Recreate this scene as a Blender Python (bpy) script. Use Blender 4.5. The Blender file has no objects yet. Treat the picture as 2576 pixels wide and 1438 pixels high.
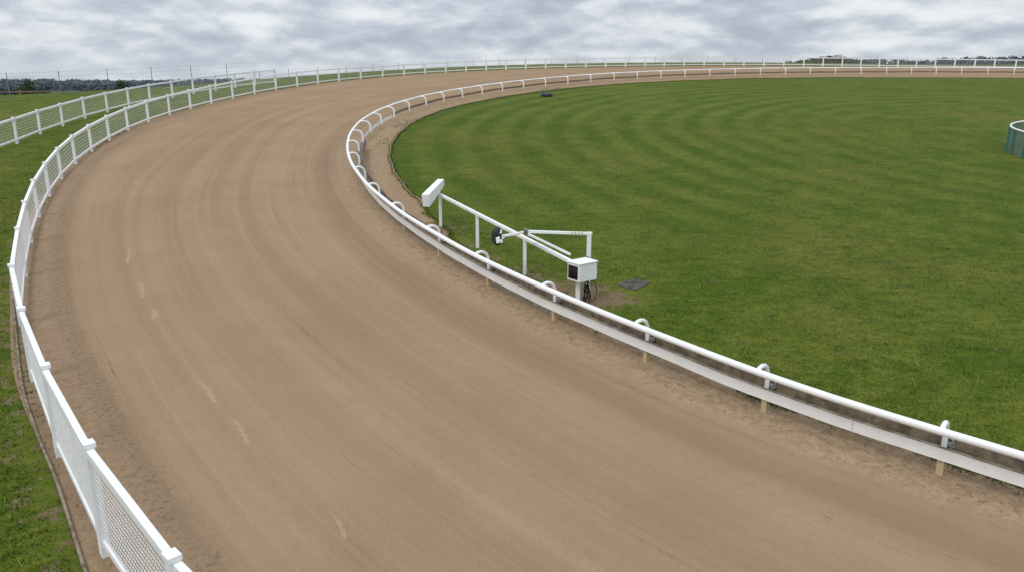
import bpy, math, random
import numpy as np
from mathutils import Vector, Matrix
random.seed(7); rng=np.random.default_rng(7)
scene=bpy.context.scene
col=scene.collection
TAU=math.radians(4.44); CT,ST=math.cos(TAU),math.sin(TAU)
def W(x,g,h=0.0): return Vector((x,g*CT,g*ST+h))

# ------------------------------------------------------------------ survey of the place (metres)
INNER=[(15.6,3.6),(13.0,4.7),(10.5,6.1),(8.2,7.6),(6.12,9.27),(4.18,11.07),(2.54,12.98),(0.91,15.03),(-0.6,17.14),(-1.97,19.48),(-3.28,22.05),(-4.51,24.87),(-5.51,27.74),(-6.31,30.79),(-6.89,33.83),(-7.35,37.02),(-7.56,40.42),(-7.52,43.65),(-7.25,46.87),(-6.72,49.95),(-5.93,52.98),(-4.96,55.62),(-3.77,58.25),(-2.37,60.83),(-0.84,63.32),(0.95,65.9),(2.89,68.17),(5.01,70.4),(7.29,72.5),(9.71,74.4),(12.17,75.95),(14.71,77.3),(17.33,78.5),(20.09,79.5),(22.92,80.4),(25.74,81.1),(28.56,81.6),(31.24,82.0),(33.97,82.25),(36.8,82.45),(39.5,82.5),(42.1,82.5),(44.7,82.5),(47.3,82.4),(50.0,82.2),(52.6,82.0),(55.3,81.8),(58,81.6),(61,81.4),(64,81.2)]
OUTER=[(3.4,0.1),(1.2,1.9),(-1.0,3.7),(-3.15,5.65),(-4.95,7.55),(-6.75,9.75),(-8.6,12.2),(-10.4,14.8),(-12.2,17.9),(-13.9,20.9),(-15.3,23.7),(-16.7,26.7),(-18.0,29.8),(-19.1,32.8),(-20.1,36.1),(-20.9,39.4),(-21.7,43.0),(-22.1,46.5),(-22.25,49.9),(-22.2,53.2),(-22.0,56.4),(-21.6,59.7),(-21.0,63.3),(-20.3,66.7),(-19.3,70.0),(-18.2,72.9),(-16.8,75.6),(-15.2,78.3),(-13.4,81.0),(-11.5,83.4),(-9.5,85.4),(-7.4,87.2),(-5.2,88.9),(-3.0,90.4),(-0.7,91.8),(1.6,92.9),(4.0,93.9),(6.5,94.9),(9.0,95.6),(11.5,96.3),(14.0,96.9),(16.5,97.4),(18.9,97.8),(21.5,98.2),(24.1,98.5),(26.6,98.6),(29.1,98.6),(31.6,98.6),(34.1,98.5),(36.5,98.2),(38.7,97.8),(41.0,97.4),(43.1,97.1),(45.2,96.6),(47.2,96.1),(49.3,95.7),(51.3,95.3),(53.5,94.9),(55.7,94.5),(57.8,94.0),(59.8,93.5),(62.5,92.9),(65.5,92.3),(68.5,91.7)]
SECOND=[(-23.6,30.0),(-24.2,33.0),(-24.6,35.8),(-25.1,38.5),(-25.8,41.7),(-26.3,44.8),(-26.8,48.2),(-27.0,51.4),(-27.1,54.6),(-27.0,57.7),(-26.5,60.5),(-26.1,63.6),(-25.3,66.4),(-24.5,68.9),(-23.5,71.3),(-22.3,73.4)]
WIRE=[(-60,57.5),(-51,58.2),(-41.6,59.7),(-36.8,61.9),(-32.7,65.0),(-29.0,68.9),(-25.4,73.4),(-21.9,78.4),(-18.2,82.5),(-14,87),(-9.5,91.5),(-4,95.3),(3,98.6),(12,101.2),(22,102.6),(32,102.6),(42,101.0),(54,98.6),(64,96.5),(74,94.5)]

def catmull(pts,step=0.25):
    P=[np.array(p,float) for p in pts]
    P=[2*P[0]-P[1]]+P+[2*P[-1]-P[-2]]
    out=[];idx=[0]
    for i in range(1,len(P)-2):
        p0,p1,p2,p3=P[i-1:i+3]
        n=max(2,int(round(np.linalg.norm(p2-p1)/step)))
        for k in range(n):
            t=k/n
            out.append(0.5*((2*p1)+(-p0+p2)*t+(2*p0-5*p1+4*p2-p3)*t*t+(-p0+3*p1-3*p2+p3)*t**3))
        idx.append(len(out))
    out.append(P[-2])
    return np.array(out),idx
def smooth(pts,n=2,start=1):
    P=np.array(pts,float)
    for _ in range(n):
        Q=P.copy(); Q[1:-1]=0.25*P[:-2]+0.5*P[1:-1]+0.25*P[2:]; Q[:start]=P[:start]; P=Q
    return P
INNER=smooth(INNER,1,8); OUTER=smooth(OUTER,1,9)
IC,II=catmull(INNER); OC,OI=catmull(OUTER)
def normals(C):
    T=np.gradient(C,axis=0); T/=np.linalg.norm(T,axis=1)[:,None]
    return T,np.stack([-T[:,1],T[:,0]],1)   # left-hand normal
IT,IN_=normals(IC); OT,ON=normals(OC)
def arclen(C):
    return np.concatenate([[0],np.cumsum(np.linalg.norm(np.diff(C,axis=0),axis=1))])
def resample(C,n):
    s=arclen(C); t=np.linspace(0,s[-1],n)
    return np.stack([np.interp(t,s,C[:,0]),np.interp(t,s,C[:,1])],1)
def dist_to(P,C):
    out=np.empty(len(P))
    for i in range(0,len(P),4000):
        d=P[i:i+4000,None,:]-C[None,:,:]
        out[i:i+4000]=np.sqrt((d**2).sum(2).min(1))
    return out

# ------------------------------------------------------------------ node helpers
def new_mat(name):
    m=bpy.data.materials.new(name); m.use_nodes=True
    nt=m.node_tree; return m,nt,nt.nodes["Principled BSDF"]
class NB:
    def __init__(s,nt): s.nt=nt
    def n(s,t,**kw):
        x=s.nt.nodes.new(t)
        for k,v in kw.items(): setattr(x,k,v)
        return x
    def link(s,a,b): s.nt.links.new(a,b)
    def setin(s,node,i,v):
        if isinstance(v,bpy.types.NodeSocket): s.link(v,node.inputs[i])
        else: node.inputs[i].default_value=v
    def math(s,op,a,b=0.0,c=None,clamp=False):
        x=s.n('ShaderNodeMath',operation=op,use_clamp=clamp)
        s.setin(x,0,a); s.setin(x,1,b)
        if c is not None: s.setin(x,2,c)
        return x.outputs[0]
    def attr(s,name):
        return s.n('ShaderNodeAttribute',attribute_name=name).outputs['Fac']
    def noise(s,vec,scale,detail=4,rough=0.55,dist=0.0):
        x=s.n('ShaderNodeTexNoise'); 
        if vec is not None: s.link(vec,x.inputs['Vector'])
        x.inputs['Scale'].default_value=scale; x.inputs['Detail'].default_value=detail
        x.inputs['Roughness'].default_value=rough; x.inputs['Distortion'].default_value=dist
        return x.outputs['Fac']
    def smooth(s,v,a,b,lo=0.0,hi=1.0):
        x=s.n('ShaderNodeMapRange',interpolation_type='SMOOTHSTEP')
        s.setin(x,0,v); x.inputs[1].default_value=a; x.inputs[2].default_value=b
        x.inputs[3].default_value=lo; x.inputs[4].default_value=hi
        return x.outputs[0]
    def mix(s,f,a,b,blend='MIX'):
        x=s.n('ShaderNodeMix',data_type='RGBA',blend_type=blend)
        s.setin(x,0,f); 
        for i,v in ((6,a),(7,b)):
            if isinstance(v,tuple): x.inputs[i].default_value=(v[0],v[1],v[2],1)
            else: s.link(v,x.inputs[i])
        return x.outputs[2]
    def combine(s,x,y,z=0.0):
        c=s.n('ShaderNodeCombineXYZ'); s.setin(c,0,x); s.setin(c,1,y); s.setin(c,2,z); return c.outputs[0]
    def bump(s,h,strength,dist=0.02,normal=None):
        b=s.n('ShaderNodeBump'); b.inputs['Strength'].default_value=strength; b.inputs['Distance'].default_value=dist
        s.link(h,b.inputs['Height'])
        if normal is not None: s.link(normal,b.inputs['Normal'])
        return b.outputs[0]

def simple_mat(name,c1,c2,scale=8,rough=0.6,metal=0.0,bump=0.0,spec=0.4):
    m,nt,b=new_mat(name); q=NB(nt)
    tc=q.n('ShaderNodeTexCoord').outputs['Object']
    f=q.noise(tc,scale,3,0.6)
    f=q.smooth(f,0.35,0.65)
    q.link(q.mix(f,c1,c2),b.inputs['Base Color'])
    b.inputs['Roughness'].default_value=rough; b.inputs['Metallic'].default_value=metal
    b.inputs['Specular IOR Level'].default_value=spec
    if bump: q.link(q.bump(q.noise(tc,scale*4,2,0.6),bump,0.01),b.inputs['Normal'])
    return m

def white_mat(name,grime=0.35,dirtz=None,base=(0.80,0.81,0.82)):
    m,nt,b=new_mat(name); q=NB(nt)
    tc=q.n('ShaderNodeTexCoord').outputs['Object']
    n1=q.smooth(q.noise(tc,1.7,3,0.65),0.42,0.72)
    n2=q.smooth(q.noise(tc,14,3,0.7),0.55,0.78)
    c=q.mix(q.math('MULTIPLY',n1,grime),base,(0.60,0.60,0.57))
    c=q.mix(q.math('MULTIPLY',n2,grime*0.9),c,(0.42,0.38,0.31))
    if dirtz:
        sp=q.n('ShaderNodeSeparateXYZ'); q.link(tc,sp.inputs[0])
        z=q.math('ADD',sp.outputs[2],q.math('MULTIPLY',q.math('SUBTRACT',q.noise(tc,9,2),0.5),0.25))
        c=q.mix(q.smooth(z,dirtz[0],dirtz[1],1.0,0.0),c,(0.50,0.40,0.22))
    q.link(c,b.inputs['Base Color']); b.inputs['Roughness'].default_value=0.5
    return m

# ---- sand
def make_sand():
    m,nt,b=new_mat('raked_sand'); q=NB(nt)
    u=q.attr('u'); s=q.attr('s'); di=q.attr('d_in'); do=q.attr('d_out')
    pos=q.n('ShaderNodeTexCoord').outputs['Object']
    uw=q.attr('uw')
    st1=q.noise(q.combine(q.math('MULTIPLY',uw,1.3),q.math('MULTIPLY',s,0.013)),1.0,2,0.5)
    st2=q.noise(q.combine(q.math('MULTIPLY',uw,5.0),q.math('MULTIPLY',s,0.040),3.1),1.0,3,0.6)
    st3=q.noise(q.combine(q.math('MULTIPLY',uw,22.0),q.math('MULTIPLY',s,0.30),7.7),1.0,3,0.7)
    mot=q.noise(pos,0.30,3,0.6); fine=q.noise(pos,24,3,0.8)
    rough=q.noise(pos,5.5,4,0.75)
    c=q.mix(q.smooth(mot,0.3,0.7),(0.294,0.201,0.121),(0.332,0.230,0.142))
    c=q.mix(q.math('MULTIPLY',q.smooth(st1,0.42,0.66),0.42),c,(0.236,0.158,0.095))
    c=q.mix(q.math('MULTIPLY',q.smooth(st1,0.46,0.32),0.25),c,(0.36,0.254,0.162))
    c=q.mix(q.math('MULTIPLY',q.smooth(st2,0.50,0.74),0.24),c,(0.210,0.140,0.084))
    c=q.mix(q.math('MULTIPLY',q.smooth(st2,0.48,0.28),0.22),c,(0.40,0.285,0.182))
    c=q.mix(q.math('MULTIPLY',q.smooth(st3,0.50,0.75),0.17),c,(0.19,0.127,0.076))
    c=q.mix(q.math('MULTIPLY',q.smooth(rough,0.52,0.72),0.18),c,(0.19,0.128,0.078))
    c=q.mix(q.math('MULTIPLY',q.smooth(fine,0.42,0.75),0.32),c,(0.18,0.122,0.076))
    ln=q.math('MULTIPLY',q.smooth(st3,0.60,0.68),q.math('MULTIPLY',q.smooth(rough,0.50,0.60),q.smooth(st2,0.50,0.60)))
    c=q.mix(q.math('MULTIPLY',ln,0.55),c,(0.14,0.093,0.056))
    # margins
    wn=q.math('MULTIPLY',q.math('SUBTRACT',q.noise(pos,1.3,3,0.65),0.5),0.9)
    mo=q.smooth(q.math('ADD',do,wn),0.20,1.0,1.0,0.0)
    mi=q.smooth(q.math('ADD',di,wn),0.35,1.0,1.0,0.0)
    rough2=q.noise(pos,13,2,0.7)
    cm=q.mix(q.smooth(rough,0.35,0.62),(0.250,0.168,0.102),(0.355,0.250,0.157))
    cm=q.mix(q.math('MULTIPLY',q.smooth(rough2,0.55,0.67),0.5),cm,(0.145,0.097,0.059))
    ci=q.mix(q.smooth(rough,0.35,0.65),(0.28,0.192,0.117),(0.40,0.29,0.183))
    ci=q.mix(q.math('MULTIPLY',q.smooth(rough2,0.54,0.68),0.65),ci,(0.14,0.098,0.060))
    c=q.mix(q.math('MULTIPLY',mo,0.8),c,cm); c=q.mix(q.math('MULTIPLY',mi,0.85),c,ci)
    g1=q.math('MULTIPLY',q.smooth(q.math('ABSOLUTE',q.math('SUBTRACT',q.math('ADD',do,wn),0.80)),0.0,0.40,1.0,0.0),q.smooth(rough2,0.50,0.62))
    c=q.mix(q.math('MULTIPLY',g1,0.5),c,(0.14,0.092,0.055))
    g2=q.math('MULTIPLY',q.smooth(q.math('ABSOLUTE',q.math('SUBTRACT',q.math('ADD',di,q.math('MULTIPLY',wn,0.8)),1.5)),0.0,0.8,1.0,0.0),0.22)
    c=q.mix(g2,c,(0.16,0.107,0.065))
    g3=q.math('MULTIPLY',q.smooth(q.math('ADD',do,q.math('MULTIPLY',wn,0.5)),0.02,0.28,1.0,0.0),q.smooth(rough,0.38,0.55))  # dark dirt band below the outer fence, edge shadow painted in with it
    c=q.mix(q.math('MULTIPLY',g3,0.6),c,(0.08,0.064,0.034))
    q.link(c,b.inputs['Base Color'])
    b.inputs['Roughness'].default_value=0.95; b.inputs['Specular IOR Level'].default_value=0.12
    mm=q.math('MAXIMUM',mo,mi)
    h=q.math('ADD',q.math('MULTIPLY',st3,0.26),q.math('MULTIPLY',fine,0.22))
    hm=q.math('ADD',q.math('MULTIPLY',rough,2.0),q.math('MULTIPLY',rough2,1.3))
    h=q.math('ADD',h,q.math('MULTIPLY',hm,mm))
    q.link(q.bump(h,0.7,0.03),b.inputs['Normal'])
    return m

def make_grass():
    m,nt,b=new_mat('mown_grass'); q=NB(nt)
    pos=q.n('ShaderNodeTexCoord').outputs['Object']
    st=q.attr('stripe_d'); fade=q.attr('stripe_on'); dirt=q.attr('dirt')
    mp=q.n('ShaderNodeMapping'); q.link(pos,mp.inputs[0]); mp.inputs['Scale'].default_value=(1.1,2.2,1); mp.inputs['Rotation'].default_value=(0,0,0.3)
    n4=q.noise(mp.outputs[0],1.7,4,0.75); n1=q.noise(pos,0.50,4,0.70,0.4); n0=q.noise(pos,0.16,3,0.6)
    n2=q.noise(pos,3.2,4,0.7); n3=q.noise(pos,18,3,0.8)
    c=q.mix(q.smooth(n1,0.38,0.62),(0.067,0.108,0.008),(0.116,0.142,0.017))
    c=q.mix(q.math('MULTIPLY',q.smooth(n0,0.50,0.66),0.38),c,(0.168,0.148,0.033))
    c=q.mix(q.math('MULTIPLY',q.smooth(n2,0.5,0.70),0.58),c,(0.035,0.068,0.005))
    c=q.mix(q.math('MULTIPLY',q.smooth(n4,0.5,0.68),0.58),c,(0.029,0.057,0.005))
    c=q.mix(q.math('MULTIPLY',q.smooth(n4,0.47,0.32),0.50),c,(0.172,0.186,0.038))
    c=q.mix(q.math('MULTIPLY',q.smooth(n3,0.45,0.8),0.6),c,(0.021,0.037,0.004))
    sn=q.math('SINE',q.math('ADD',q.math('MULTIPLY',st,2*math.pi/2.0),q.math('ADD',q.math('MULTIPLY',n1,2.0),q.math('MULTIPLY',n0,2.2))))
    sm=q.smooth(sn,-0.9,0.9)
    amt=q.math('MULTIPLY',fade,q.smooth(n0,0.38,0.62,0.50,0.26))
    c=q.mix(q.math('MULTIPLY',sm,amt),c,(0.040,0.082,0.006))
    c=q.mix(q.math('MULTIPLY',q.math('SUBTRACT',1.0,sm),q.math('MULTIPLY',amt,0.5)),c,(0.145,0.165,0.031))
    dm=q.smooth(q.math('ADD',dirt,q.math('MULTIPLY',q.math('SUBTRACT',n2,0.5),3.2)),0.40,0.70)
    c=q.mix(dm,c,q.mix(n3,(0.12,0.085,0.050),(0.25,0.178,0.11)))
    q.link(c,b.inputs['Base Color'])
    b.inputs['Roughness'].default_value=0.9; b.inputs['Specular IOR Level'].default_value=0.1
    h=q.math('ADD',q.math('MULTIPLY',n3,0.6),q.math('ADD',q.math('MULTIPLY',n2,1.0),n4))
    q.link(q.bump(h,0.8,0.06),b.inputs['Normal'])
    return m

def make_blade():
    m,nt,b=new_mat('grass_blades'); q=NB(nt)
    r=q.attr('tone'); pos=q.n('ShaderNodeTexCoord').outputs['Object']
    mp=q.n('ShaderNodeMapping'); q.link(pos,mp.inputs[0]); mp.inputs['Scale'].default_value=(1.1,2.2,1); mp.inputs['Rotation'].default_value=(0,0,0.3)
    n4=q.noise(mp.outputs[0],1.7,2,0.75); n1=q.noise(pos,0.50,2,0.70,0.4)
    c=q.mix(q.smooth(r,0.0,1.0),(0.046,0.094,0.006),(0.138,0.180,0.023))
    c=q.mix(q.math('MULTIPLY',q.smooth(r,0.86,1.0),0.7),c,(0.33,0.30,0.10))
    c=q.mix(q.math('MULTIPLY',q.smooth(n1,0.44,0.62),0.40),c,(0.155,0.165,0.027))
    c=q.mix(q.math('MULTIPLY',q.smooth(n4,0.5,0.66),0.62),c,(0.034,0.066,0.006))
    q.link(c,b.inputs['Base Color']); b.inputs['Roughness'].default_value=0.7; b.inputs['Specular IOR Level'].default_value=0.15
    return m

def make_land():
    m,nt,b=new_mat('distant_fields'); q=NB(nt)
    pos=q.n('ShaderNodeTexCoord').outputs['Object']
    near=q.attr('near')
    v=q.n('ShaderNodeTexVoronoi'); q.link(pos,v.inputs['Vector']); v.inputs['Scale'].default_value=0.004
    sp=q.n('ShaderNodeSeparateColor'); q.link(v.outputs['Color'],sp.inputs[0])
    far=q.mix(sp.outputs[0],(0.085,0.115,0.11),(0.15,0.17,0.14))  # aerial haze painted into the far land as bluish-green base colour
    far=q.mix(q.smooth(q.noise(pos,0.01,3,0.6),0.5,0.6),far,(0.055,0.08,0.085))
    g=q.mix(q.noise(pos,0.4,3,0.7),(0.065,0.10,0.014),(0.11,0.14,0.025))
    q.link(q.mix(near,far,g),b.inputs['Base Color']); b.inputs['Roughness'].default_value=1.0
    b.inputs['Specular IOR Level'].default_value=0.0
    return m

M_SAND=make_sand(); M_GRASS=make_grass(); M_BLADE=make_blade(); M_LAND=make_land()
M_WHITE=white_mat('white_fence_paint',0.22,base=(0.84,0.85,0.86))
M_PIPE=white_mat('white_plastic_pipe',0.16,base=(0.86,0.87,0.88))
M_POST=white_mat('white_post_stained',0.30,dirtz=(0.12,0.42))
M_BOARD=white_mat('white_board_paint',0.25,base=(0.87,0.865,0.85))
M_WOOD=simple_mat('weathered_timber',(0.13,0.10,0.068),(0.25,0.195,0.135),6,0.85,bump=0.5)
M_DKWOOD=simple_mat('dark_timber',(0.10,0.078,0.055),(0.20,0.155,0.105),6,0.9,bump=0.5)
M_BLACK=simple_mat('black_rubber',(0.010,0.010,0.011),(0.025,0.025,0.027),20,0.6)
M_GLASSD=simple_mat('dark_window',(0.010,0.008,0.008),(0.03,0.018,0.016),5,0.15)
M_METAL=simple_mat('dull_grey_metal',(0.13,0.13,0.13),(0.26,0.26,0.26),12,0.5,0.4)
M_WIRE=simple_mat('white_wire',(0.84,0.84,0.84),(0.74,0.74,0.73),10,0.5)
M_GREYWIRE=simple_mat('grey_wire',(0.20,0.21,0.22),(0.30,0.31,0.32),10,0.6)
M_GALV=simple_mat('galvanised_post',(0.18,0.19,0.20),(0.30,0.31,0.32),6,0.6,0.2)
M_TEAL=simple_mat('teal_paint',(0.02,0.16,0.13),(0.03,0.22,0.18),5,0.5)
M_MESHG=simple_mat('grey_green_mesh',(0.12,0.16,0.14),(0.19,0.23,0.20),30,0.8)
M_MESHG.node_tree.nodes["Principled BSDF"].inputs['Alpha'].default_value=0.6
M_MAT=simple_mat('dark_concrete_cover',(0.055,0.054,0.050),(0.115,0.108,0.095),10,0.95,bump=0.4,spec=0.1)
M_BLUE=simple_mat('blue_plastic',(0.05,0.10,0.25),(0.07,0.14,0.32),8,0.4)
M_ROPE=simple_mat('tan_tape',(0.50,0.38,0.18),(0.62,0.50,0.28),20,0.8)
M_YEL=simple_mat('yellow_hose',(0.25,0.25,0.08),(0.32,0.30,0.10),20,0.6)
M_HOSE=simple_mat('weathered_edging',(0.14,0.108,0.074),(0.28,0.235,0.17),5,0.85,bump=0.4)

# ------------------------------------------------------------------ mesh helpers
class MB:
    def __init__(s): s.v=[]; s.f=[]
    def box(s,c,ex,ey,ez,taper=1.0):
        c=Vector(c); ex=Vector(ex); ey=Vector(ey); ez=Vector(ez); b=len(s.v)
        for k in (-1,1):
            t=1.0 if k<0 else taper
            for i,j in ((-1,-1),(1,-1),(1,1),(-1,1)): s.v.append(c+ex*i*t+ey*j*t+ez*k)
        for q in ((0,3,2,1),(4,5,6,7),(0,1,5,4),(1,2,6,5),(2,3,7,6),(3,0,4,7)): s.f.append([b+i for i in q])
    def beam(s,a,b_,w,h,up=Vector((0,0,1))):
        a=Vector(a); b_=Vector(b_); d=(b_-a); L=d.length; d.normalize()
        sd=d.cross(up).normalized(); u=sd.cross(d).normalized()
        s.box((a+b_)/2,sd*w/2,u*h/2,d*L/2)
    def tube(s,pts,r,n=8,caps=True):
        pts=[Vector(p) for p in pts]; b=len(s.v); rr=r if isinstance(r,(list,tuple)) else [r]*len(pts)
        prev=None
        for i,p in enumerate(pts):
            d=(pts[min(i+1,len(pts)-1)]-pts[max(i-1,0)]).normalized()
            if prev is None:
                a=Vector((0,0,1)) if abs(d.z)<0.9 else Vector((1,0,0)); e=d.cross(a).normalized()
            else: e=(prev-d*prev.dot(d)).normalized()
            prev=e; f=d.cross(e)
            for k in range(n):
                t=2*math.pi*k/n; s.v.append(p+(e*math.cos(t)+f*math.sin(t))*rr[i])
        for i in range(len(pts)-1):
            for k in range(n):
                s.f.append([b+i*n+k,b+i*n+(k+1)%n,b+(i+1)*n+(k+1)%n,b+(i+1)*n+k])
        if caps:
            s.f.append([b+k for k in range(n)][::-1]); s.f.append([b+(len(pts)-1)*n+k for k in range(n)])
    def mesh(s,name,mat,smooth=False,bevel=0):
        me=bpy.data.meshes.new(name); me.from_pydata([tuple(v) for v in s.v],[],s.f); me.materials.append(mat)
        if smooth: me.polygons.foreach_set('use_smooth',[True]*len(me.polygons))
        me.update(); return me
def add(name,me,parent=None,**kw):
    o=bpy.data.objects.new(name,me); col.objects.link(o)
    if parent is not None: o.parent=parent
    for k,v in kw.items(): o[k]=v
    return o
def obj(mb,name,mat,parent=None,smooth=False,bevel=0.0,**kw):
    o=add(name,mb.mesh(name,mat,smooth),parent,**kw)
    if bevel:
        b=o.modifiers.new('bevel','BEVEL'); b.width=bevel; b.segments=2; b.limit_method='ANGLE'
    return o
def empty(name,loc,**kw):
    o=bpy.data.objects.new(name,None); col.objects.link(o); o.location=loc; o.empty_display_size=0.3
    for k,v in kw.items(): o[k]=v
    return o
def fast_mesh(name,verts,faces_n,idx,mat,attrs={},smooth=False):
    me=bpy.data.meshes.new(name); nv=len(verts); nf=len(idx)//faces_n
    me.vertices.add(nv); me.vertices.foreach_set('co',np.asarray(verts,np.float32).ravel())
    me.loops.add(len(idx)); me.loops.foreach_set('vertex_index',np.asarray(idx,np.int32))
    me.polygons.add(nf); me.polygons.foreach_set('loop_start',np.arange(nf,dtype=np.int32)*faces_n)
    try: me.polygons.foreach_set('loop_total',np.full(nf,faces_n,np.int32))
    except Exception: pass
    for k,a in attrs.items():
        at=me.attributes.new(k,'FLOAT','POINT'); at.data.foreach_set('value',np.asarray(a,np.float32))
    me.update(calc_edges=True); me.validate(); me.materials.append(mat)
    if smooth: me.polygons.foreach_set('use_smooth',np.ones(len(me.polygons),bool))
    return me
def toW(P,h):
    P=np.asarray(P); h=np.broadcast_to(h,(len(P),))
    return np.stack([P[:,0],P[:,1]*CT,P[:,1]*ST+h],1)

# ------------------------------------------------------------------ ground
BND=[(130,88),(90,95),(68,101),(54,102.5),(42,105),(32,106.2),(22,106.2),(12,104.8),(3,102.2),(-4,99),(-10,95),(-15.5,90.2),(-20,85.5),(-24,80.5),(-27.5,75.3),(-31,71),(-34.5,67.3),(-38.5,64.3),(-42.5,62.3),(-51,60.8),(-64,59.8),(-75,40),(-75,-30),(-30,-60),(60,-60),(130,-30)]
bc,_=catmull(BND+[BND[0]],1.0)
C0=np.array([5.0,45.0])
ang=np.arctan2(bc[:,1]-C0[1],bc[:,0]-C0[0]); rad=np.linalg.norm(bc-C0,axis=1)
o=np.argsort(ang); ang=ang[o]; rad=rad[o]
NA=720; th=np.linspace(-math.pi,math.pi,NA,endpoint=False)
Rb=np.interp(th,ang,rad,period=2*math.pi)
rings=[0.02,0.25,0.5,0.7,0.85,0.95,1.0]; outs=[1.5,4,8,15,30,60,100,180,300,500,900,1500,2500,4000,6500,10000]
vs=[];near=[]
for f in rings:
    P=C0+np.stack([np.cos(th),np.sin(th)],1)*(Rb*f)[:,None]; vs.append(toW(P,-0.004)); near.append(np.ones(NA))
edge=C0+np.stack([np.cos(th),np.sin(th)],1)*Rb[:,None]; ez=edge[:,1]*ST
for d in outs:
    P=C0+np.stack([np.cos(th),np.sin(th)],1)*(Rb+d)[:,None]
    w=np.interp(d,[0,1.5,4,8,15,30,60,100,180],[0,0.03,0.09,0.2,0.36,0.6,0.85,0.97,1.0])
    zf=np.interp(d,[0,180,400,1000,3000,10000],[-4,-5,-7,-10,-14,-18])
    z=(1-w)*ez+w*zf
    if d>200: z=z+np.sin(th*9+d*.003)*min(d/900,3.0)
    vs.append(np.stack([P[:,0],P[:,1],z],1)); near.append(np.full(NA,1.0 if d<40 else 0.0))
V=np.concatenate(vs); near=np.concatenate(near); nr=len(rings)+len(outs)
idx=[]
a=np.arange(NA); b=(a+1)%NA
for r in range(nr-1):
    idx.append(np.stack([r*NA+a,(r+1)*NA+a,(r+1)*NA+b,r*NA+b],1).ravel())
idx=np.concatenate(idx)
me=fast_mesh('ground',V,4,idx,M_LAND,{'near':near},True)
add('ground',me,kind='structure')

# fine turf sheet
step=0.5
xs=np.arange(-62,64.01,step); gs=np.arange(0,104,step)
GX,GG=np.meshgrid(xs,gs); P=np.stack([GX.ravel(),GG.ravel()],1)
dI=dist_to(P,IC[::2]); dO=dist_to(P,OC[::2])
def inside(P,poly):
    x,y=P[:,0],P[:,1]; c=np.zeros(len(P),bool); n=len(poly)
    for i in range(n):
        x1,y1=poly[i]; x2,y2=poly[(i+1)%n]
        if y1==y2: continue
        t=((y1>y)!=(y2>y))&(x<(x2-x1)*(y-y1)/(y2-y1)+x1); c^=t
    return c
polyI=np.concatenate([IC[::4],[[90,81],[90,-10],[16,-10]]])
insI=inside(P,polyI)
def gauss(c,r): return np.exp(-((P[:,0]-c[0])**2+(P[:,1]-c[1])**2)/(r*r))
dirt=np.zeros(len(P))
dirt+=gauss((1.75,16.35),0.9)*0.8+gauss((2.4,16.4),0.6)*0.45+gauss((0.9,17.2),0.8)*0.65+gauss((0.2,18.3),0.6)*0.5+gauss((-0.5,19.3),0.6)*0.5+gauss((-1.4,20.9),0.9)*0.5+gauss((-2.1,22.6),0.8)*0.6
vd=np.where(~insI,np.clip(1-(dO-0.3)/0.7,0,1)*0.42,0)
dirt=np.maximum(dirt,vd)
stripe_on=np.where(insI,np.clip((34-dI)/14,0.4,1)*np.clip((P[:,1]-17)/12,0,1),0.0)
r=np.linalg.norm(P-C0,axis=1); tt=np.arctan2(P[:,1]-C0[1],P[:,0]-C0[0]); ok=(r<np.interp(tt,ang,rad,period=2*math.pi)-0.6).reshape(GX.shape)
nx=len(xs); ng=len(gs)
ii=np.arange(nx*ng).reshape(ng,nx)
okc=ok[:-1,:-1]&ok[1:,:-1]&ok[:-1,1:]&ok[1:,1:]
q4=np.stack([ii[:-1,:-1],ii[:-1,1:],ii[1:,1:],ii[1:,:-1]],-1)[okc].ravel()
me=fast_mesh('lawn',toW(P,0.0),4,q4,M_GRASS,{'stripe_d':dI,'stripe_on':stripe_on,'dirt':dirt},True)
add('grass',me,kind='structure')

# sand track strip
def offset(C,N,d): return C+N*np.asarray(d)[:,None]
sI=arclen(IC)
keys=[0,14,17,19.5,22,25,28,31,40,60,75,95,130,200]
vals=[0.38,0.38,0.5,0.80,0.85,0.9,1.25,1.50,1.35,1.30,1.4,1.7,2.0,2.0]
apron=np.interp(sI,keys,vals)+np.interp(sI,[0,28,34,200],[1,1,0.4,0.4])*(0.07*np.sin(sI*1.7)+0.05*np.sin(sI*4.3+1))
inE=offset(IC,IN_,-apron)
outE=offset(OC,ON,0.26+0.05*np.sin(np.arange(len(OC))*.21)+0.05*np.sin(np.arange(len(OC))*.077))
NS=760; NU=48
A=resample(outE,NS); B=resample(inE,NS)
fr=np.linspace(0,1,NU)
T=(A[:,None,:]*(1-fr)[None,:,None]+B[:,None,:]*fr[None,:,None])
PT=T.reshape(-1,2)
S=np.repeat(np.linspace(0,185,NS),NU)
di=dist_to(PT,IC); do=dist_to(PT,OC)
Uc=do/(do+di+1e-6)*11
UW=Uc+0.30*np.sin(S*0.055+Uc*0.35)+0.12*np.sin(S*0.17+1.3+Uc*.2)
ii=np.arange(NS*NU).reshape(NS,NU)
q4=np.stack([ii[:-1,:-1],ii[:-1,1:],ii[1:,1:],ii[1:,:-1]],-1).ravel()
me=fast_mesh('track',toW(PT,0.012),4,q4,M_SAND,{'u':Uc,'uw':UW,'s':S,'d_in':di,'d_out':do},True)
add('sand_track',me,kind='structure')

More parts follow.
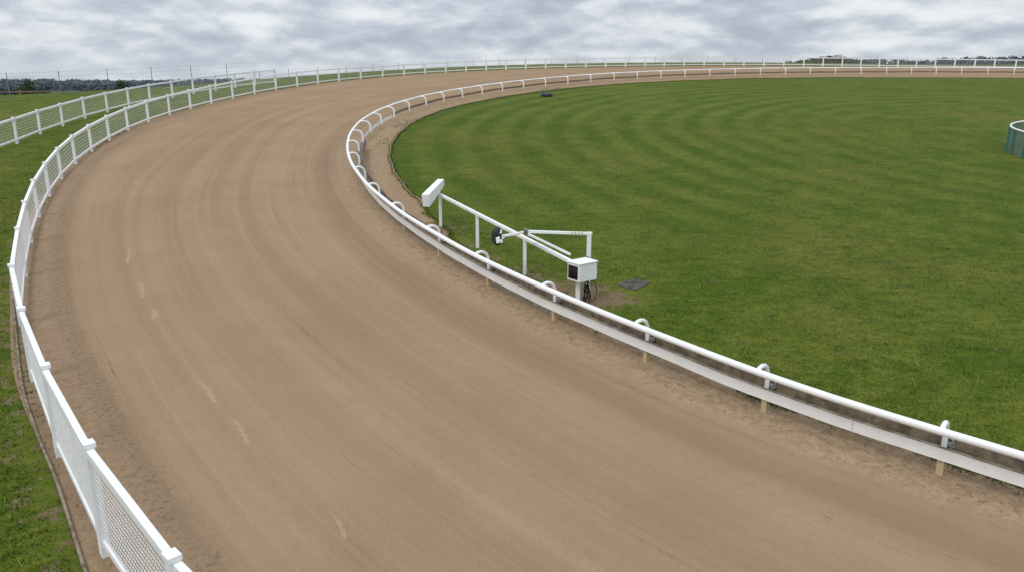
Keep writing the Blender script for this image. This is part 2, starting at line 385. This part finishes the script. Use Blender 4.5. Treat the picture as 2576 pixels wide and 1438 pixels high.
# pale worn scrapes on the sand
mm,nt,bb=new_mat('pale_scraped_sand'); q=NB(nt)
pos=q.n('ShaderNodeTexCoord').outputs['Object']; edge_=q.attr('edge')
al=q.smooth(q.math('ADD',edge_,q.math('MULTIPLY',q.math('SUBTRACT',q.noise(pos,6,5,0.75),0.5),2.6)),0.45,1.0,0.0,0.55)
bb.inputs['Base Color'].default_value=(0.49,0.37,0.25,1); bb.inputs['Roughness'].default_value=0.95
q.link(al,bb.inputs['Alpha'])
marks=[((-5.75,12.25),(-4.86,11.25),.09),((-4.7,10.95),(-3.8,9.81),.07),((-8.06,15.75),(-7.60,14.95),.11),((-2.55,8.48),(-1.95,7.75),.04),((-11.12,20.91),(-9.84,18.46),.08),((-9.3,17.6),(-8.34,16.12),.07),((-14.9,29.6),(-14.5,28.6),.12)]
vv=[];ff=[];ee=[]
for (a_,b_,w_) in marks:
    a_=np.array(a_);b_=np.array(b_); d=(b_-a_); L=np.linalg.norm(d); d/=L; nn=np.array([-d[1],d[0]]); base=len(vv); n=14
    for i in range(n+1):
        t=i/n; p=a_+d*L*t+nn*0.05*math.sin(t*5)
        for j in range(5):
            k=(j-2)/2; pp=p+nn*w_*k*1.6; vv.append((pp[0],pp[1]*CT,pp[1]*ST+0.017)); ee.append((1-abs(k))*min(1,4*min(t,1-t)+.0)*1.2)
    for i in range(n):
        for j in range(4): k=base+i*5+j; ff+= [k,k+1,k+6,k+5]
me=fast_mesh('worn_sand_marks',np.array(vv),4,ff,mm,{'edge':ee},True)
add('worn_sand_marks',me,kind='structure')

# ------------------------------------------------------------------ running rail
def at(C,N,i,off,h):
    p=C[i]+N[i]*off; return W(p[0],p[1],h)
rail=empty('running_rail',W(*INNER[10]),label="white tubular running rail on hooked posts beside sand track",category="rail")
def child(o,parent):
    o.parent=parent; o.matrix_parent_inverse=Matrix.Translation(-parent.location); return o
OV=np.interp(sI,[0,32,46,200],[0.36,0.36,0.56,0.52])
BASEO=0.36
mb=MB(); mb.tube([at(IC,IN_,i,OV[i],0.825+0.006*math.sin(i*.35)) for i in range(0,len(IC),2)],0.056,12)
child(obj(mb,'top_pipe',M_PIPE,smooth=True),rail)
def strip(C,N,off,h0,h1,th,seg=2,wob=0.0,lo=0,hi=None):
    mb=MB(); n=range(lo,hi or len(C),seg)
    for k,i in enumerate(n):
        w_=wob*math.sin(i*0.21)*0.5+wob*math.sin(i*.73)*.5
        vs=[at(C,N,i,off-th/2,h0+w_),at(C,N,i,off+th/2,h0+w_),at(C,N,i,off+th/2,h1+w_),at(C,N,i,off-th/2,h1+w_)]
        mb.v+=vs
        if k:
            o_=4*k
            for j in range(4): mb.f.append([o_-4+j,o_-4+(j+1)%4,o_+(j+1)%4,o_+j])
    e=len(mb.v)-4; mb.f.append([3,2,1,0]); mb.f.append([e,e+1,e+2,e+3])
    return mb
iB=II[18]; iS=II[15]
child(obj(strip(IC,IN_,0.085,0.265,0.450,0.03,2,0.010,hi=iB),'side_board',M_BOARD),rail)
child(obj(strip(IC,IN_,0.088,0.452,0.464,0.036,2,0.010,hi=iB),'board_capping',M_HOSE),rail)
child(obj(strip(IC,IN_,-0.17,0.28,0.52,0.045,2,0.015,hi=iS),'timber_plank',M_DKWOOD),rail)
child(obj(strip(IC,IN_,-0.055,0.33,0.36,0.18,2,0.015,hi=iS),'timber_trough',M_WOOD),rail)
child(obj(strip(IC,IN_,0.085,0.36,0.50,0.04,2,0.015,lo=iB),'timber_plank',M_WOOD),rail)
for k in (4,8,12):
    mb=MB(); i=II[k]+5; p=at(IC,IN_,i,0.102,0.36); t=IT[i]; tv=Vector((t[0],t[1]*CT,t[1]*ST)); nv=Vector((IN_[i][0],IN_[i][1]*CT,IN_[i][1]*ST))
    mb.box(p,tv*0.002,nv*0.002,Vector((0,0,0.09)))
    child(obj(mb,'board_joint',M_METAL),rail)
mb=MB(); prof=[(0,-0.15),(0,0.2),(0,0.45),(0,0.64),(0.02,0.73),(0.065,0.81),(0.13,0.855),(0.21,0.872),(0.29,0.862),(BASEO,0.825)]
mb.tube([Vector((x,0,z)) for x,z in prof],0.037,10)
mb.box((0,0,0.06),(0.042,0,0),(0,0.046,0),(0,0,0.26))
postme=mb.mesh('post',M_POST,False)
mb=MB(); mb.box((-0.07,0,0.43),(0.08,0,0),(0,0.012,0),(0,0,0.02)); mb.box((-0.05,0.06,0.47),(0.035,0,0),(0,0.035,0),(0,0,0.03)); mb.tube([(0.0,0.05,0.40),(-0.05,0.12,0.46),(-0.12,0.08,0.52),(-0.15,-0.05,0.55)],0.012,6)
brme=mb.mesh('bracket',M_METAL)
for k in range(len(INNER)):
    i=min(II[k],len(IC)-1)
    o=bpy.data.objects.new('post',postme); col.objects.link(o)
    o.parent=rail; o.matrix_parent_inverse=Matrix.Translation(-rail.location)
    o.location=at(IC,IN_,i,0,0); o.rotation_euler=(0,0,math.atan2(IN_[i][1],IN_[i][0])+random.uniform(-.03,.03)); o.scale=(OV[i]/BASEO,1.0 if k<10 else 1.15,1)
    if 2<=k<=10:
        c=bpy.data.objects.new('bracket',brme); col.objects.link(c); c.parent=o

# ------------------------------------------------------------------ board fences
def fence(name,PTS,hfun,label,near=0,width=0.135):
    root=empty(name,W(*PTS[len(PTS)//3]),label=label,category="fence")
    rt=MB(); rb=MB(); wm=MB()
    n=len(PTS); pm=MB()
    pm.box((0,0,0.45),(width/2,0,0),(0,0.05,0),(0,0,0.55)); pm.box((0,0,1.0125),(width/2+.012,0,0),(0,0.065,0),(0,0,0.0185))
    pme=pm.mesh('post',M_WHITE)
    for k in range(n):
        p=PTS[k]; h=hfun(k)
        t=PTS[min(k+1,n-1)]-PTS[max(k-1,0)]; a_=math.atan2(t[1],t[0])
        o=bpy.data.objects.new('post',pme); col.objects.link(o); o.parent=root; o.matrix_parent_inverse=Matrix.Translation(-root.location)
        o.location=W(p[0],p[1],0); o.scale=(1,1,h); o.rotation_euler=(random.uniform(-.010,.010),random.uniform(-.010,.010),a_)
        if k<n-1:
            p2=PTS[k+1]; h2=hfun(k+1)
            L=np.linalg.norm(p2-p); d=(p2-p)/L
            A_=W(p[0],p[1],h-0.075); B_=W(p2[0],p2[1],h2-0.075)
            dd=(B_-A_).normalized()
            rt.beam(A_+dd*0.03,B_-dd*0.03,0.085,0.115)
            A2=W(p[0],p[1],0.20); B2=W(p2[0],p2[1],0.20)
            rb.beam(A2,B2,0.045,0.085)
            hh=(h+h2)/2
            vsp,hsp,wt,vw=(0.065,0.075,0.0060,0.0026) if k<near else (0.16,0.135,0.009,0.0024)
            z=0.26
            while z<hh-0.14:
                a3=W(p[0],p[1],z); b3=W(p2[0],p2[1],z); wm.beam(a3,b3,0.005,wt); z+=hsp
            m=int(L/vsp)
            for j in range(1,m):
                q_=p+(p2-p)*j/m
                c=W(q_[0],q_[1],(0.24+hh-0.13)/2); wm.box(c,(vw,0,0),(0,vw,0),(0,0,(hh-0.13-0.24)/2))
    child(obj(rt,'top_rail',M_WHITE,bevel=0.01),root); child(obj(rb,'bottom_rail',M_WHITE),root); child(obj(wm,'wire_mesh',M_WIRE),root)
    return root
hf=lambda k: float(np.interp(k,[0,3,4,5,6,7,8,9,11,13,17,22,25,28,35,64],[1.45,1.45,1.47,1.42,1.34,1.28,1.22,1.19,1.2,1.24,1.27,1.32,1.32,1.16,1.15,1.05])) 
fence('outer_fence',OUTER,hf,"white post and rail fence with wire mesh around sand track",near=9)
fence('spectator_fence',np.array(SECOND),lambda k:1.28,"white post and rail wire mesh fence on grass verge")

# tall wire boundary fence
wc,_=catmull(WIRE,0.5); L=arclen(wc)[-1]; nP=int(L/3.4); wp=resample(wc,nP)
root=empty('wire_boundary_fence',W(*wp[nP//3]),label="tall grey chain-link boundary fence with thin metal posts",category="fence")
pm=MB(); pm.tube([(0,0,-.5),(0,0,1.95)],0.03,6); pme=pm.mesh('post',M_GALV)
wm=MB()
for k in range(nP):
    o=bpy.data.objects.new('post',pme); col.objects.link(o); o.parent=root; o.matrix_parent_inverse=Matrix.Translation(-root.location); o.location=W(wp[k][0],wp[k][1],0)
    hs=1.9 if wp[k][1]<74 and wp[k][0]<0 else 1.0
    o.scale=(1,1,hs/1.95)
    if k<nP-1:
        for z in np.linspace(0.1,hs-0.05,6 if hs>1.5 else 4):
            wm.beam(W(wp[k][0],wp[k][1],z),W(wp[k+1][0],wp[k+1][1],z),0.006,0.008)
        for j in range(0,16):
            q_=wp[k]+(wp[k+1]-wp[k])*j/16; wm.box(W(q_[0],q_[1],hs/2),(0.002,0,0),(0,0.002,0),(0,0,hs/2))
child(obj(wm,'wire_mesh',M_GREYWIRE),root)

# timber fence beyond
TF=[(-70,63.2),(-62,63.4),(-55,63.6),(-50,64.0),(-46,64.8),(-43,66),(-40,67.5)]
tc_,_=catmull(TF,0.5); tp=resample(tc_,14)
root=empty('timber_fence',(float(tp[5][0]),float(tp[5][1]*CT),4.0),label="low weathered timber post and rail fence beyond wire fence",category="fence")
rr=MB(); pm=MB(); pm.box((0,0,0.3),(0.06,0,0),(0,0.06,0),(0,0,0.75)); pme=pm.mesh('post',M_WOOD)
def gz(p,h): return Vector((p[0],p[1]*CT,4.15+h))
for k in range(14):
    o=bpy.data.objects.new('post',pme); col.objects.link(o); o.parent=root; o.matrix_parent_inverse=Matrix.Translation(-root.location); o.location=gz(tp[k],0)
    if k<13:
        for z in (0.45,0.9): rr.beam(gz(tp[k],z),gz(tp[k+1],z),0.04,0.12)
child(obj(rr,'rail',M_WOOD),root)

mb=MB(); LE=[(-12.9,18.4),(-12.05,17.1),(-10.5,14.75),(-8.75,12.1),(-7.52,10.45),(-6.45,9.12),(-5.60,8.0),(-5.0,7.2),(-3.9,5.8)]
lc,_=catmull(LE,0.3); mb.tube([W(p[0],p[1],0.04) for p in lc],0.024,6)
obj(mb,'edging_batten',M_HOSE,smooth=True,label="thin weathered timber edging strip along the grass verge",category="edging")
i0=[k for k in range(len(IC)) if sI[k]>30][0]; i1=[k for k in range(len(IC)) if sI[k]>85][0]
mb=MB(); mb.tube([W(inE[i][0],inE[i][1],0.045) for i in range(i0,i1,2)],0.032,6)
obj(mb,'lawn_edging',M_HOSE,smooth=True,label="thin curved edging strip between sand apron and lawn",category="edging")

# ------------------------------------------------------------------ apparatus by the rail
ap=empty('timing_apparatus',W(0.32,18.08),label="white metal timing apparatus with sloping rail and swing arm",category="equipment")
def apart(mb,name,mat,smooth=False,bevel=0.0,parent=ap,**kw):
    o=obj(mb,name,mat,smooth=smooth,bevel=bevel,**kw); child(o,ap); return o
for (x,g,h) in [(-2.20,22.57,0.96),(-0.97,20.38,0.93),(0.32,18.08,0.88)]:
    mb=MB(); mb.box(W(x,g,h/2-0.05),(0.045,0,0),(0,0.045,0),(0,0,h/2+0.05)); apart(mb,'support_post',M_WHITE,bevel=0.008)
mb=MB(); mb.beam(W(-2.30,22.75,1.0),W(1.40,16.15,0.90),0.09,0.085); apart(mb,'sloping_rail',M_WHITE,bevel=0.01)
mb=MB(); mb.beam(W(-2.30,22.62,0.95),W(-2.30,22.62,1.30),0.10,0.10,up=Vector((0,1,0))); apart(mb,'bracket',M_METAL)
mb=MB()
a_=W(-2.50,21.35,1.10); b_=W(-2.18,22.85,1.33)
d=(b_-a_).normalized(); sd=d.cross(Vector((0,0,1))).normalized(); u=sd.cross(d)
for p,w_,h_ in ((a_,0.11,0.19),(a_+d*0.35,0.11,0.17),(b_,0.10,0.10)):
    for i,j in ((-1,-1),(1,-1),(1,1),(-1,1)): mb.v.append(p+sd*w_*i+u*h_*j)
for s_ in (0,4):
    for j in range(4): mb.f.append([s_+j,s_+(j+1)%4,s_+4+(j+1)%4,s_+4+j])
mb.f.append([3,2,1,0]); mb.f.append([8,9,10,11])
apart(mb,'lamp_housing',M_WHITE,bevel=0.012)
mb=MB(); mb.box(W(1.49,16.02,0.28),(0.05,0,0),(0,0.05,0),(0,0,0.32)); apart(mb,'support_post',M_WHITE,bevel=0.008)
nwin=Vector((-0.80,-0.60,0)).normalized(); tw=Vector((0.60,-0.80,0))
c=W(1.58,16.05,0.77)
mb=MB(); mb.box(c,nwin*0.27,tw*0.20,Vector((0,0,0.205))); bx=apart(mb,'control_box',M_WHITE,bevel=0.015)
mb=MB(); mb.box(c+nwin*0.272,nwin*0.012,tw*0.155,Vector((0,0,0.15))); apart(mb,'window',M_GLASSD,bevel=0.004)
mb=MB(); mb.box(c+Vector((0,0,0.214)),nwin*0.29,tw*0.22,Vector((0,0,0.010))); apart(mb,'lid',M_WHITE,bevel=0.004)
mb=MB(); mb.box(W(1.83,17.15,0.62),(0.05,0,0),(0,0.05,0),(0,0,0.72)); apart(mb,'tall_post',M_WHITE,bevel=0.008)
mb=MB(); mb.box(W(1.80,17.05,0.72),(0.035,0,0),(0,0.045,0),(0,0,0.05)); apart(mb,'latch',M_TEAL)
mb=MB(); mb.beam(W(1.90,17.15,1.30),W(0.30,17.35,1.30),0.06,0.07); mb.beam(W(0.30,17.35,1.28),W(-0.22,17.30,1.20),0.06,0.06); apart(mb,'swing_arm',M_WHITE,bevel=0.008)
mb=MB(); mb.beam(W(0.35,17.33,1.26),W(1.35,16.55,0.98),0.03,0.05); apart(mb,'brace',M_WHITE)
mb=MB(); mb.box(W(0.33,17.33,1.31),(0.05,0,0),(0,0.06,0),(0,0,0.055)); apart(mb,'hinge',M_METAL,bevel=0.01)
mb=MB()
for x in (1.42,1.50,1.58,1.66): 
    mb.box(W(x,17.15+(1.83-x)*0.125,1.30),(0.010,0,0),(0,0.038,0),(0,0,0.041))
apart(mb,'tape_wrap',M_ROPE)
import bmesh
def lump(name,c,sc,mat,amp=0.12,sub=3,parent=None,seed=1):
    bm=bmesh.new(); bmesh.ops.create_icosphere(bm,subdivisions=sub,radius=1); rr=random.Random(seed)
    ph=[rr.uniform(0,6) for _ in range(6)]
    for v in bm.verts:
        k=1+amp*(math.sin(v.co.x*4+ph[0])+math.sin(v.co.y*5+ph[1])+math.sin(v.co.z*4.5+ph[2]))/2
        v.co=Vector((v.co.x*k*sc[0],v.co.y*k*sc[1],v.co.z*k*sc[2]))+Vector(c)
    me=bpy.data.meshes.new(name); bm.to_mesh(me); bm.free(); me.materials.append(mat)
    me.polygons.foreach_set('use_smooth',[True]*len(me.polygons))
    return add(name,me)
child(lump('black_hood',W(-0.36,17.30,1.20),(0.145,0.16,0.22),M_BLACK,0.10),ap)
mb=MB(); mb.box(W(-0.33,17.10,1.16),(0.045,0,0.02),(0,0.03,0),(-0.01,0,0.07)); mb.box(W(-0.27,17.14,1.12),(0.05,0,0),(0,0.03,0),(0,0,0.04)); mb.box(W(-0.22,17.25,1.20),(0.04,0,0),(0,0.04,0),(0,0,0.05)); mb.box(W(-0.26,17.16,1.35),(0.025,0,0),(0,0.03,0),(0.01,0,0.05),0.6)
apart(mb,'clamp_head',M_PIPE,bevel=0.015)
mb=MB()
for k in range(6):
    o_=0.025*k; pts=[]
    for j in range(12):
        t=j/11; pts.append(W(1.66+0.06*math.sin(t*3+k)+o_*0.6,16.02-0.05*math.cos(t*4+k)+0.2*t*(k%2),0.60*(1-t)+0.03))
    mb.tube(pts,0.014,6)
pts=[W(1.82+0.09*math.cos(a_),16.0+0.05*math.sin(a_),0.32+0.22*math.sin(a_)) for a_ in np.linspace(0,2*math.pi,16)]
mb.tube(pts,0.011,6)
apart(mb,'cable_bundle',M_BLACK,smooth=True)

# cover slab
mb=MB(); pts=[(2.55,17.28),(3.02,17.72),(3.40,17.40),(2.92,16.88)]
for h in (0.003,0.018):
    for p in pts: mb.v.append(W(p[0],p[1],h))
mb.f+=[[7,6,5,4],[0,1,5,4],[1,2,6,5],[2,3,7,6],[3,0,4,7]]
obj(mb,'drain_cover',M_MAT,bevel=0.004,label="dark grey square cover slab set in the grass",category="cover")

sp=empty('hose_reel',W(2.76,61.74),label="low black and blue hose reel lying on the lawn edge",category="hose reel")
mb=MB()
for k in range(3):
    mb.tube([W(2.76+(0.46-0.03*k)*math.cos(a_),61.74+(0.46-.03*k)*math.sin(a_),0.06+0.05*k) for a_ in np.linspace(0,2*math.pi,24)],0.04,6)
child(obj(mb,'coiled_hose',M_BLACK,smooth=True),sp)
mb=MB(); mb.tube([W(2.76,61.74,0.0),W(2.76,61.74,0.24)],0.34,14); child(obj(mb,'drum',M_BLUE,smooth=False),sp)
mb=MB(); mb.tube([W(3.2+t*2.2,61.3-1.0*t+0.2*math.sin(t*6),0.02) for t in np.linspace(0,1,14)],0.014,6); child(obj(mb,'loose_hose',M_YEL,smooth=True),sp)

# round enclosure
EX,EG,R=27.55,34.3,4.3; n=26
en=empty('round_enclosure',W(EX,EG),label="round enclosure with teal posts, mesh panels and pale top rail",category="enclosure")
mb=MB(); mb.tube([W(EX+R*math.cos(t),EG+R*math.sin(t),1.16) for t in np.linspace(0,2*math.pi,85)],0.04,8,False); child(obj(mb,'top_rail',M_PIPE,smooth=True),en)
mb=MB(); 
for k in range(84):
    t0=2*math.pi*k/84; t1=2*math.pi*(k+1)/84
    A_=[W(EX+(R-.01)*math.cos(t),EG+(R-.01)*math.sin(t),h) for t in (t0,t1) for h in (0.0,1.12)]
    b_=len(mb.v); mb.v+=A_; mb.f.append([b_,b_+2,b_+3,b_+1])
child(obj(mb,'mesh_panel',M_MESHG),en)
pm=MB(); pm.box((0,0,0.52),(0.03,0,0),(0,0.035,0),(0,0,0.6)); pme=pm.mesh('post',M_TEAL)
for k in range(n):
    t=2*math.pi*k/n; o=bpy.data.objects.new('post',pme); col.objects.link(o); o.parent=en; o.matrix_parent_inverse=Matrix.Translation(-en.location)
    o.location=W(EX+(R+.04)*math.cos(t),EG+(R+.04)*math.sin(t),0); o.rotation_euler=(0,0,t)

# ------------------------------------------------------------------ grass blades
def blades(name,P,hmin,hmax,wid,h0=0.0):
    n=len(P); a=rng.uniform(0,2*math.pi,n); h=rng.uniform(hmin,hmax,n); w=wid*rng.uniform(.6,1.4,n)
    base=toW(P,h0); ex=np.stack([np.cos(a)*w,np.sin(a)*w,np.zeros(n)],1)
    la=rng.uniform(0,2*math.pi,n); ln=h*rng.uniform(0.3,1.3,n)
    tip=base+np.stack([np.cos(la)*ln,np.sin(la)*ln,h],1)
    V=np.stack([base-ex,base+ex,tip],1).reshape(-1,3)
    tone=np.repeat(rng.uniform(0,1,n),3)
    return fast_mesh(name,V,3,np.arange(3*n),M_BLADE,{'tone':tone})
inEpoly=np.concatenate([inE[::4],[[90,80],[90,-10],[16,-10]]])
N=800000
Q=np.stack([rng.uniform(-7,26,N),rng.uniform(5,48,N)],1)
dist=np.linalg.norm(Q,axis=1)
keep=(rng.uniform(0,1,N)<np.clip((13/dist)**1.6,0,1))&(np.abs(Q[:,0])<0.72*Q[:,1]+1.5)
Q=Q[keep]; Q=Q[inside(Q,inEpoly)]
dd=np.minimum.reduce([np.hypot(Q[:,0]-c[0],Q[:,1]-c[1])/r_ for c,r_ in (((1.75,16.35),.85),((2.4,16.4),.5),((0.9,17.2),.6),((-1.4,20.9),.6),((-2.1,22.6),.6))])
dm=np.maximum(np.abs((Q[:,0]-2.97)*.7+(Q[:,1]-17.3)*.7),np.abs((Q[:,0]-2.97)*.7-(Q[:,1]-17.3)*.7))
Q=Q[(dd>rng.uniform(.2,1.5,len(Q)))&(dm>0.34)]
add('infield_turf',blades('infield_turf',Q,0.018,0.050,0.008),kind='stuff')
NF=36000; k=rng.integers(0,int(len(inE)*0.8),NF)
Qf=inE[k]-IN_[k]*rng.normal(0.03,0.06,NF)[:,None]+IT[k]*rng.uniform(-.2,.2,NF)[:,None]
add('lawn_fringe',blades('lawn_fringe',Qf,0.025,0.07,0.008,0.01),kind='stuff')
# weeds in the sand apron under the rail
NW=2600; k=rng.integers(0,int(len(inE)*0.75),NW); k=k[np.sin(k*.19)+np.sin(k*.061+2)+rng.uniform(-1,1,NW)>0.9]
Qw=IC[k]-IN_[k]*(apron[k]*rng.uniform(0.1,1.0,len(k))**0.6)[:,None]
Qw=np.repeat(Qw,4,0)+rng.normal(0,0.03,(len(Qw)*4,2))
add('apron_weeds',blades('apron_weeds',Qw,0.03,0.09,0.012,0.01),kind='stuff')
N=240000
k=rng.integers(0,int(len(OC)*0.5),N); off=0.25+np.abs(rng.normal(0,1,N))*1.8
Qv=OC[k]+ON[k]*off[:,None]+rng.uniform(-.1,.1,(N,2))
dist=np.linalg.norm(Qv,axis=1); Qv=Qv[(rng.uniform(0,1,N)<np.clip((12/dist)**1.2,0,1))&(rng.uniform(0,1,N)<np.clip((off-0.2)/0.6,0.12,1))]
add('verge_turf',blades('verge_turf',Qv,0.02,0.07,0.008),kind='stuff')
NF=9000; k=rng.integers(0,int(len(OC)*0.75),NF); k=k[(np.sin(k*.11)+np.sin(k*.037+1)+rng.uniform(-1,1,NF))>0.5]
Qf=OC[k]+ON[k]*rng.normal(0.10,0.08,len(k))[:,None]
add('fence_weeds',blades('fence_weeds',Qf,0.03,0.09,0.010,0.01),kind='stuff')

# ------------------------------------------------------------------ distant trees
def leaf_mat(name,c1,c2):
    m,nt,b=new_mat(name); q=NB(nt); r=q.attr('tone')
    q.link(q.mix(r,c1,c2),b.inputs['Base Color']); b.inputs['Roughness'].default_value=0.9; b.inputs['Specular IOR Level'].default_value=0.05
    return m
M_LF=leaf_mat('foliage',(0.020,0.036,0.014),(0.060,0.085,0.03))
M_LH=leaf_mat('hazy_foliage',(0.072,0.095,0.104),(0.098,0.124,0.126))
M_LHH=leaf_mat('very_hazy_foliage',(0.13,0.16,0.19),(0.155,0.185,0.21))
M_BARK=simple_mat('bark',(0.06,0.045,0.035),(0.11,0.09,0.07),5,0.9)
def leafcloud(name,centres,radii,per,size,mat):
    Vs=[];T=[]
    for c,r_ in zip(centres,radii):
        n=per; d=rng.normal(0,1,(n,3)); d/=np.linalg.norm(d,axis=1)[:,None]
        p=np.asarray(c)+d*np.asarray(r_)*(rng.uniform(0.35,1,n)**0.5)[:,None]
        a=rng.normal(0,1,(n,3)); a/=np.linalg.norm(a,axis=1)[:,None]; b=np.cross(a,d); b/=(np.linalg.norm(b,axis=1)[:,None]+1e-6)
        s=size*rng.uniform(.5,1.3,n)[:,None]
        Vs.append(np.stack([p-a*s,p-b*s*.7,p+a*s,p+b*s*.7],1).reshape(-1,3)); T.append(np.repeat(np.clip(rng.normal(.35,.15,n)+0.3*d[:,2],0,1),4))
    V=np.concatenate(Vs)
    return fast_mesh(name,V,4,np.arange(len(V)),mat,{'tone':np.concatenate(T)})
def topz(drop,dist): return 6.2+drop*dist
def wood(name,x0,x1,dist,topf,botz,mat,n,rw,per=60,size=0.6,depth=20):
    cs=[];rs=[]
    for i in range(n):
        x=x0+(x1-x0)*(i+rng.uniform(0,1))/n; r_=rw*rng.uniform(.7,1.2); top=topf(x)-abs(rng.normal(0,0.2))*rw
        y=dist+rng.uniform(-depth,depth)
        z=top-r_
        while z>botz-r_:
            cs.append((x+rng.normal(0,.2)*rw,y,z)); rs.append((r_*1.6,r_,r_)); z-=r_*1.1
    add(name,leafcloud(name,cs,rs,per,size,mat),kind='stuff')
K=1/1900.
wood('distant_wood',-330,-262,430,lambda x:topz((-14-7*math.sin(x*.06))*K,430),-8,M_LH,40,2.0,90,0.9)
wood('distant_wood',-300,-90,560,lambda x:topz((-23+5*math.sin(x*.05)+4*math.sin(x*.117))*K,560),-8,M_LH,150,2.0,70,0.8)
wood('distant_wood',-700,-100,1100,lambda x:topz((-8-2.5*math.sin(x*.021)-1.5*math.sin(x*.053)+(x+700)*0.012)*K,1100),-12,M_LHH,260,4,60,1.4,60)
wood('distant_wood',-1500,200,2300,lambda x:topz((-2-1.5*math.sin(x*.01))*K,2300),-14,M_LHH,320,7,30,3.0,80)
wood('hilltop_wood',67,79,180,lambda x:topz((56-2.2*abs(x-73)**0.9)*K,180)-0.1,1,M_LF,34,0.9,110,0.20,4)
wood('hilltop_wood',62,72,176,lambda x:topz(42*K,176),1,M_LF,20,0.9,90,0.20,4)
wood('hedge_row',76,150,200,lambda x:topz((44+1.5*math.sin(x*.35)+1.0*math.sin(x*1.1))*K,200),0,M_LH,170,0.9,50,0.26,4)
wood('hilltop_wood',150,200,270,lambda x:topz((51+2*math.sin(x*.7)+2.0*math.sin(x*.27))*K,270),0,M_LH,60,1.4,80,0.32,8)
def tree(name,x,y,z0,h,w,label):
    root=empty(name,(x,y,z0),label=label,category="tree")
    mb=MB(); mb.tube([(x,y,z0),(x+.05*h,y,z0+h*.35),(x-.02*h,y,z0+h*.75)],[h*.05,h*.035,h*.012],7)
    for k in range(6):
        a_=k*1.1; mb.tube([(x+.04*h,y,z0+h*(.3+.05*k)),(x+math.cos(a_)*w*.35,y+math.sin(a_)*w*.35,z0+h*(.5+.06*k))],[h*.02,h*.006],5)
    child(obj(mb,'trunk',M_BARK),root)
    cs=[];rs=[]
    for k in range(16):
        a_=rng.uniform(0,6.28); rr_=w*.5*math.sqrt(rng.uniform(0,1))*.75; hh=rng.uniform(.35,.9)
        cs.append((x+math.cos(a_)*rr_*(1.3-hh*.7),y+math.sin(a_)*rr_*(1.3-hh*.7),z0+h*hh)); s=w*rng.uniform(.12,.22); rs.append((s,s,s*.8))
    child(add('crown',leafcloud('crown',cs,rs,150,w*.03,M_LF)),root)
tree('broadleaf_tree',-72,116,0.6,5.5,5.2,"small green broadleaf tree beyond the wire fence")
tree('broadleaf_tree',-140,280,-5.0,11.0,5,"dark broadleaf tree among distant hedges")
tree('broadleaf_tree',-148,300,-5.0,10.0,5,"dark broadleaf tree among distant hedges")

# ------------------------------------------------------------------ world and light
w=bpy.data.worlds.new("World"); scene.world=w; w.use_nodes=True; nt=w.node_tree; q=NB(nt)
for n_ in list(nt.nodes): nt.nodes.remove(n_)
out=q.n('ShaderNodeOutputWorld'); bg1=q.n('ShaderNodeBackground'); bg2=q.n('ShaderNodeBackground'); ads=q.n('ShaderNodeAddShader')
sky=q.n('ShaderNodeTexSky',sky_type='NISHITA'); sky.sun_disc=False; sky.sun_elevation=math.radians(50); sky.sun_rotation=math.radians(150)
q.link(sky.outputs[0],bg1.inputs[0]); bg1.inputs[1].default_value=0.006
tc=q.n('ShaderNodeTexCoord').outputs['Generated']; sp_=q.n('ShaderNodeSeparateXYZ'); q.link(tc,sp_.inputs[0])
zz=q.math('MULTIPLY',sp_.outputs[2],2.9)
vec=q.combine(sp_.outputs[0],sp_.outputs[1],zz)
c1=q.noise(vec,5.5,2,0.5,0.0); c2=q.noise(vec,12,7,0.52,0.0)
# shaded undersides: compare the cloud field with itself a little higher up
vec2=q.combine(sp_.outputs[0],sp_.outputs[1],q.math('ADD',zz,0.028))
c3=q.noise(vec2,12,4,0.52,0.0)
f=q.math('ADD',q.math('MULTIPLY',c1,0.45),q.math('MULTIPLY',c2,0.55))
f=q.math('ADD',f,q.math('MULTIPLY',q.math('SUBTRACT',c2,c3),0.35))
ramp=q.n('ShaderNodeValToRGB'); q.link(f,ramp.inputs[0]); e=ramp.color_ramp.elements
e[0].position=0.35; e[0].color=(0.43,0.49,0.57,1); e[1].position=0.66; e[1].color=(0.86,0.885,0.91,1)
x=e.new(0.44); x.color=(0.52,0.58,0.66,1); x=e.new(0.50); x.color=(0.61,0.665,0.735,1); x=e.new(0.55); x.color=(0.72,0.76,0.81,1)
hz=q.smooth(sp_.outputs[2],0.0,0.045,1.0,0.0)
cc=q.mix(q.math('MULTIPLY',hz,0.40),ramp.outputs[0],(0.66,0.72,0.79))
q.link(cc,bg2.inputs[0])
q.link(q.smooth(sp_.outputs[2],0.08,0.8,0.94,1.58),bg2.inputs[1])
q.link(bg1.outputs[0],ads.inputs[0]); q.link(bg2.outputs[0],ads.inputs[1]); q.link(ads.outputs[0],out.inputs[0])
sl=bpy.data.lights.new('sun','SUN'); sl.energy=1.2; sl.angle=math.radians(20); sl.color=(1.0,0.95,0.87)
so=bpy.data.objects.new('sun',sl); col.objects.link(so); so.rotation_euler=(math.radians(38),0,math.radians(-35))

# ------------------------------------------------------------------ camera
cam=bpy.data.cameras.new('camera'); co=bpy.data.objects.new('camera',cam); col.objects.link(co); scene.camera=co
cam.sensor_width=36; cam.lens=1900/2576*36; cam.clip_end=20000; cam.clip_start=0.1
co.location=(0,-6.2*ST,6.2*CT); co.rotation_euler=(math.radians(90-15.36),0,0)
scene.view_settings.view_transform='Standard'; scene.view_settings.look='None'; scene.view_settings.exposure=0
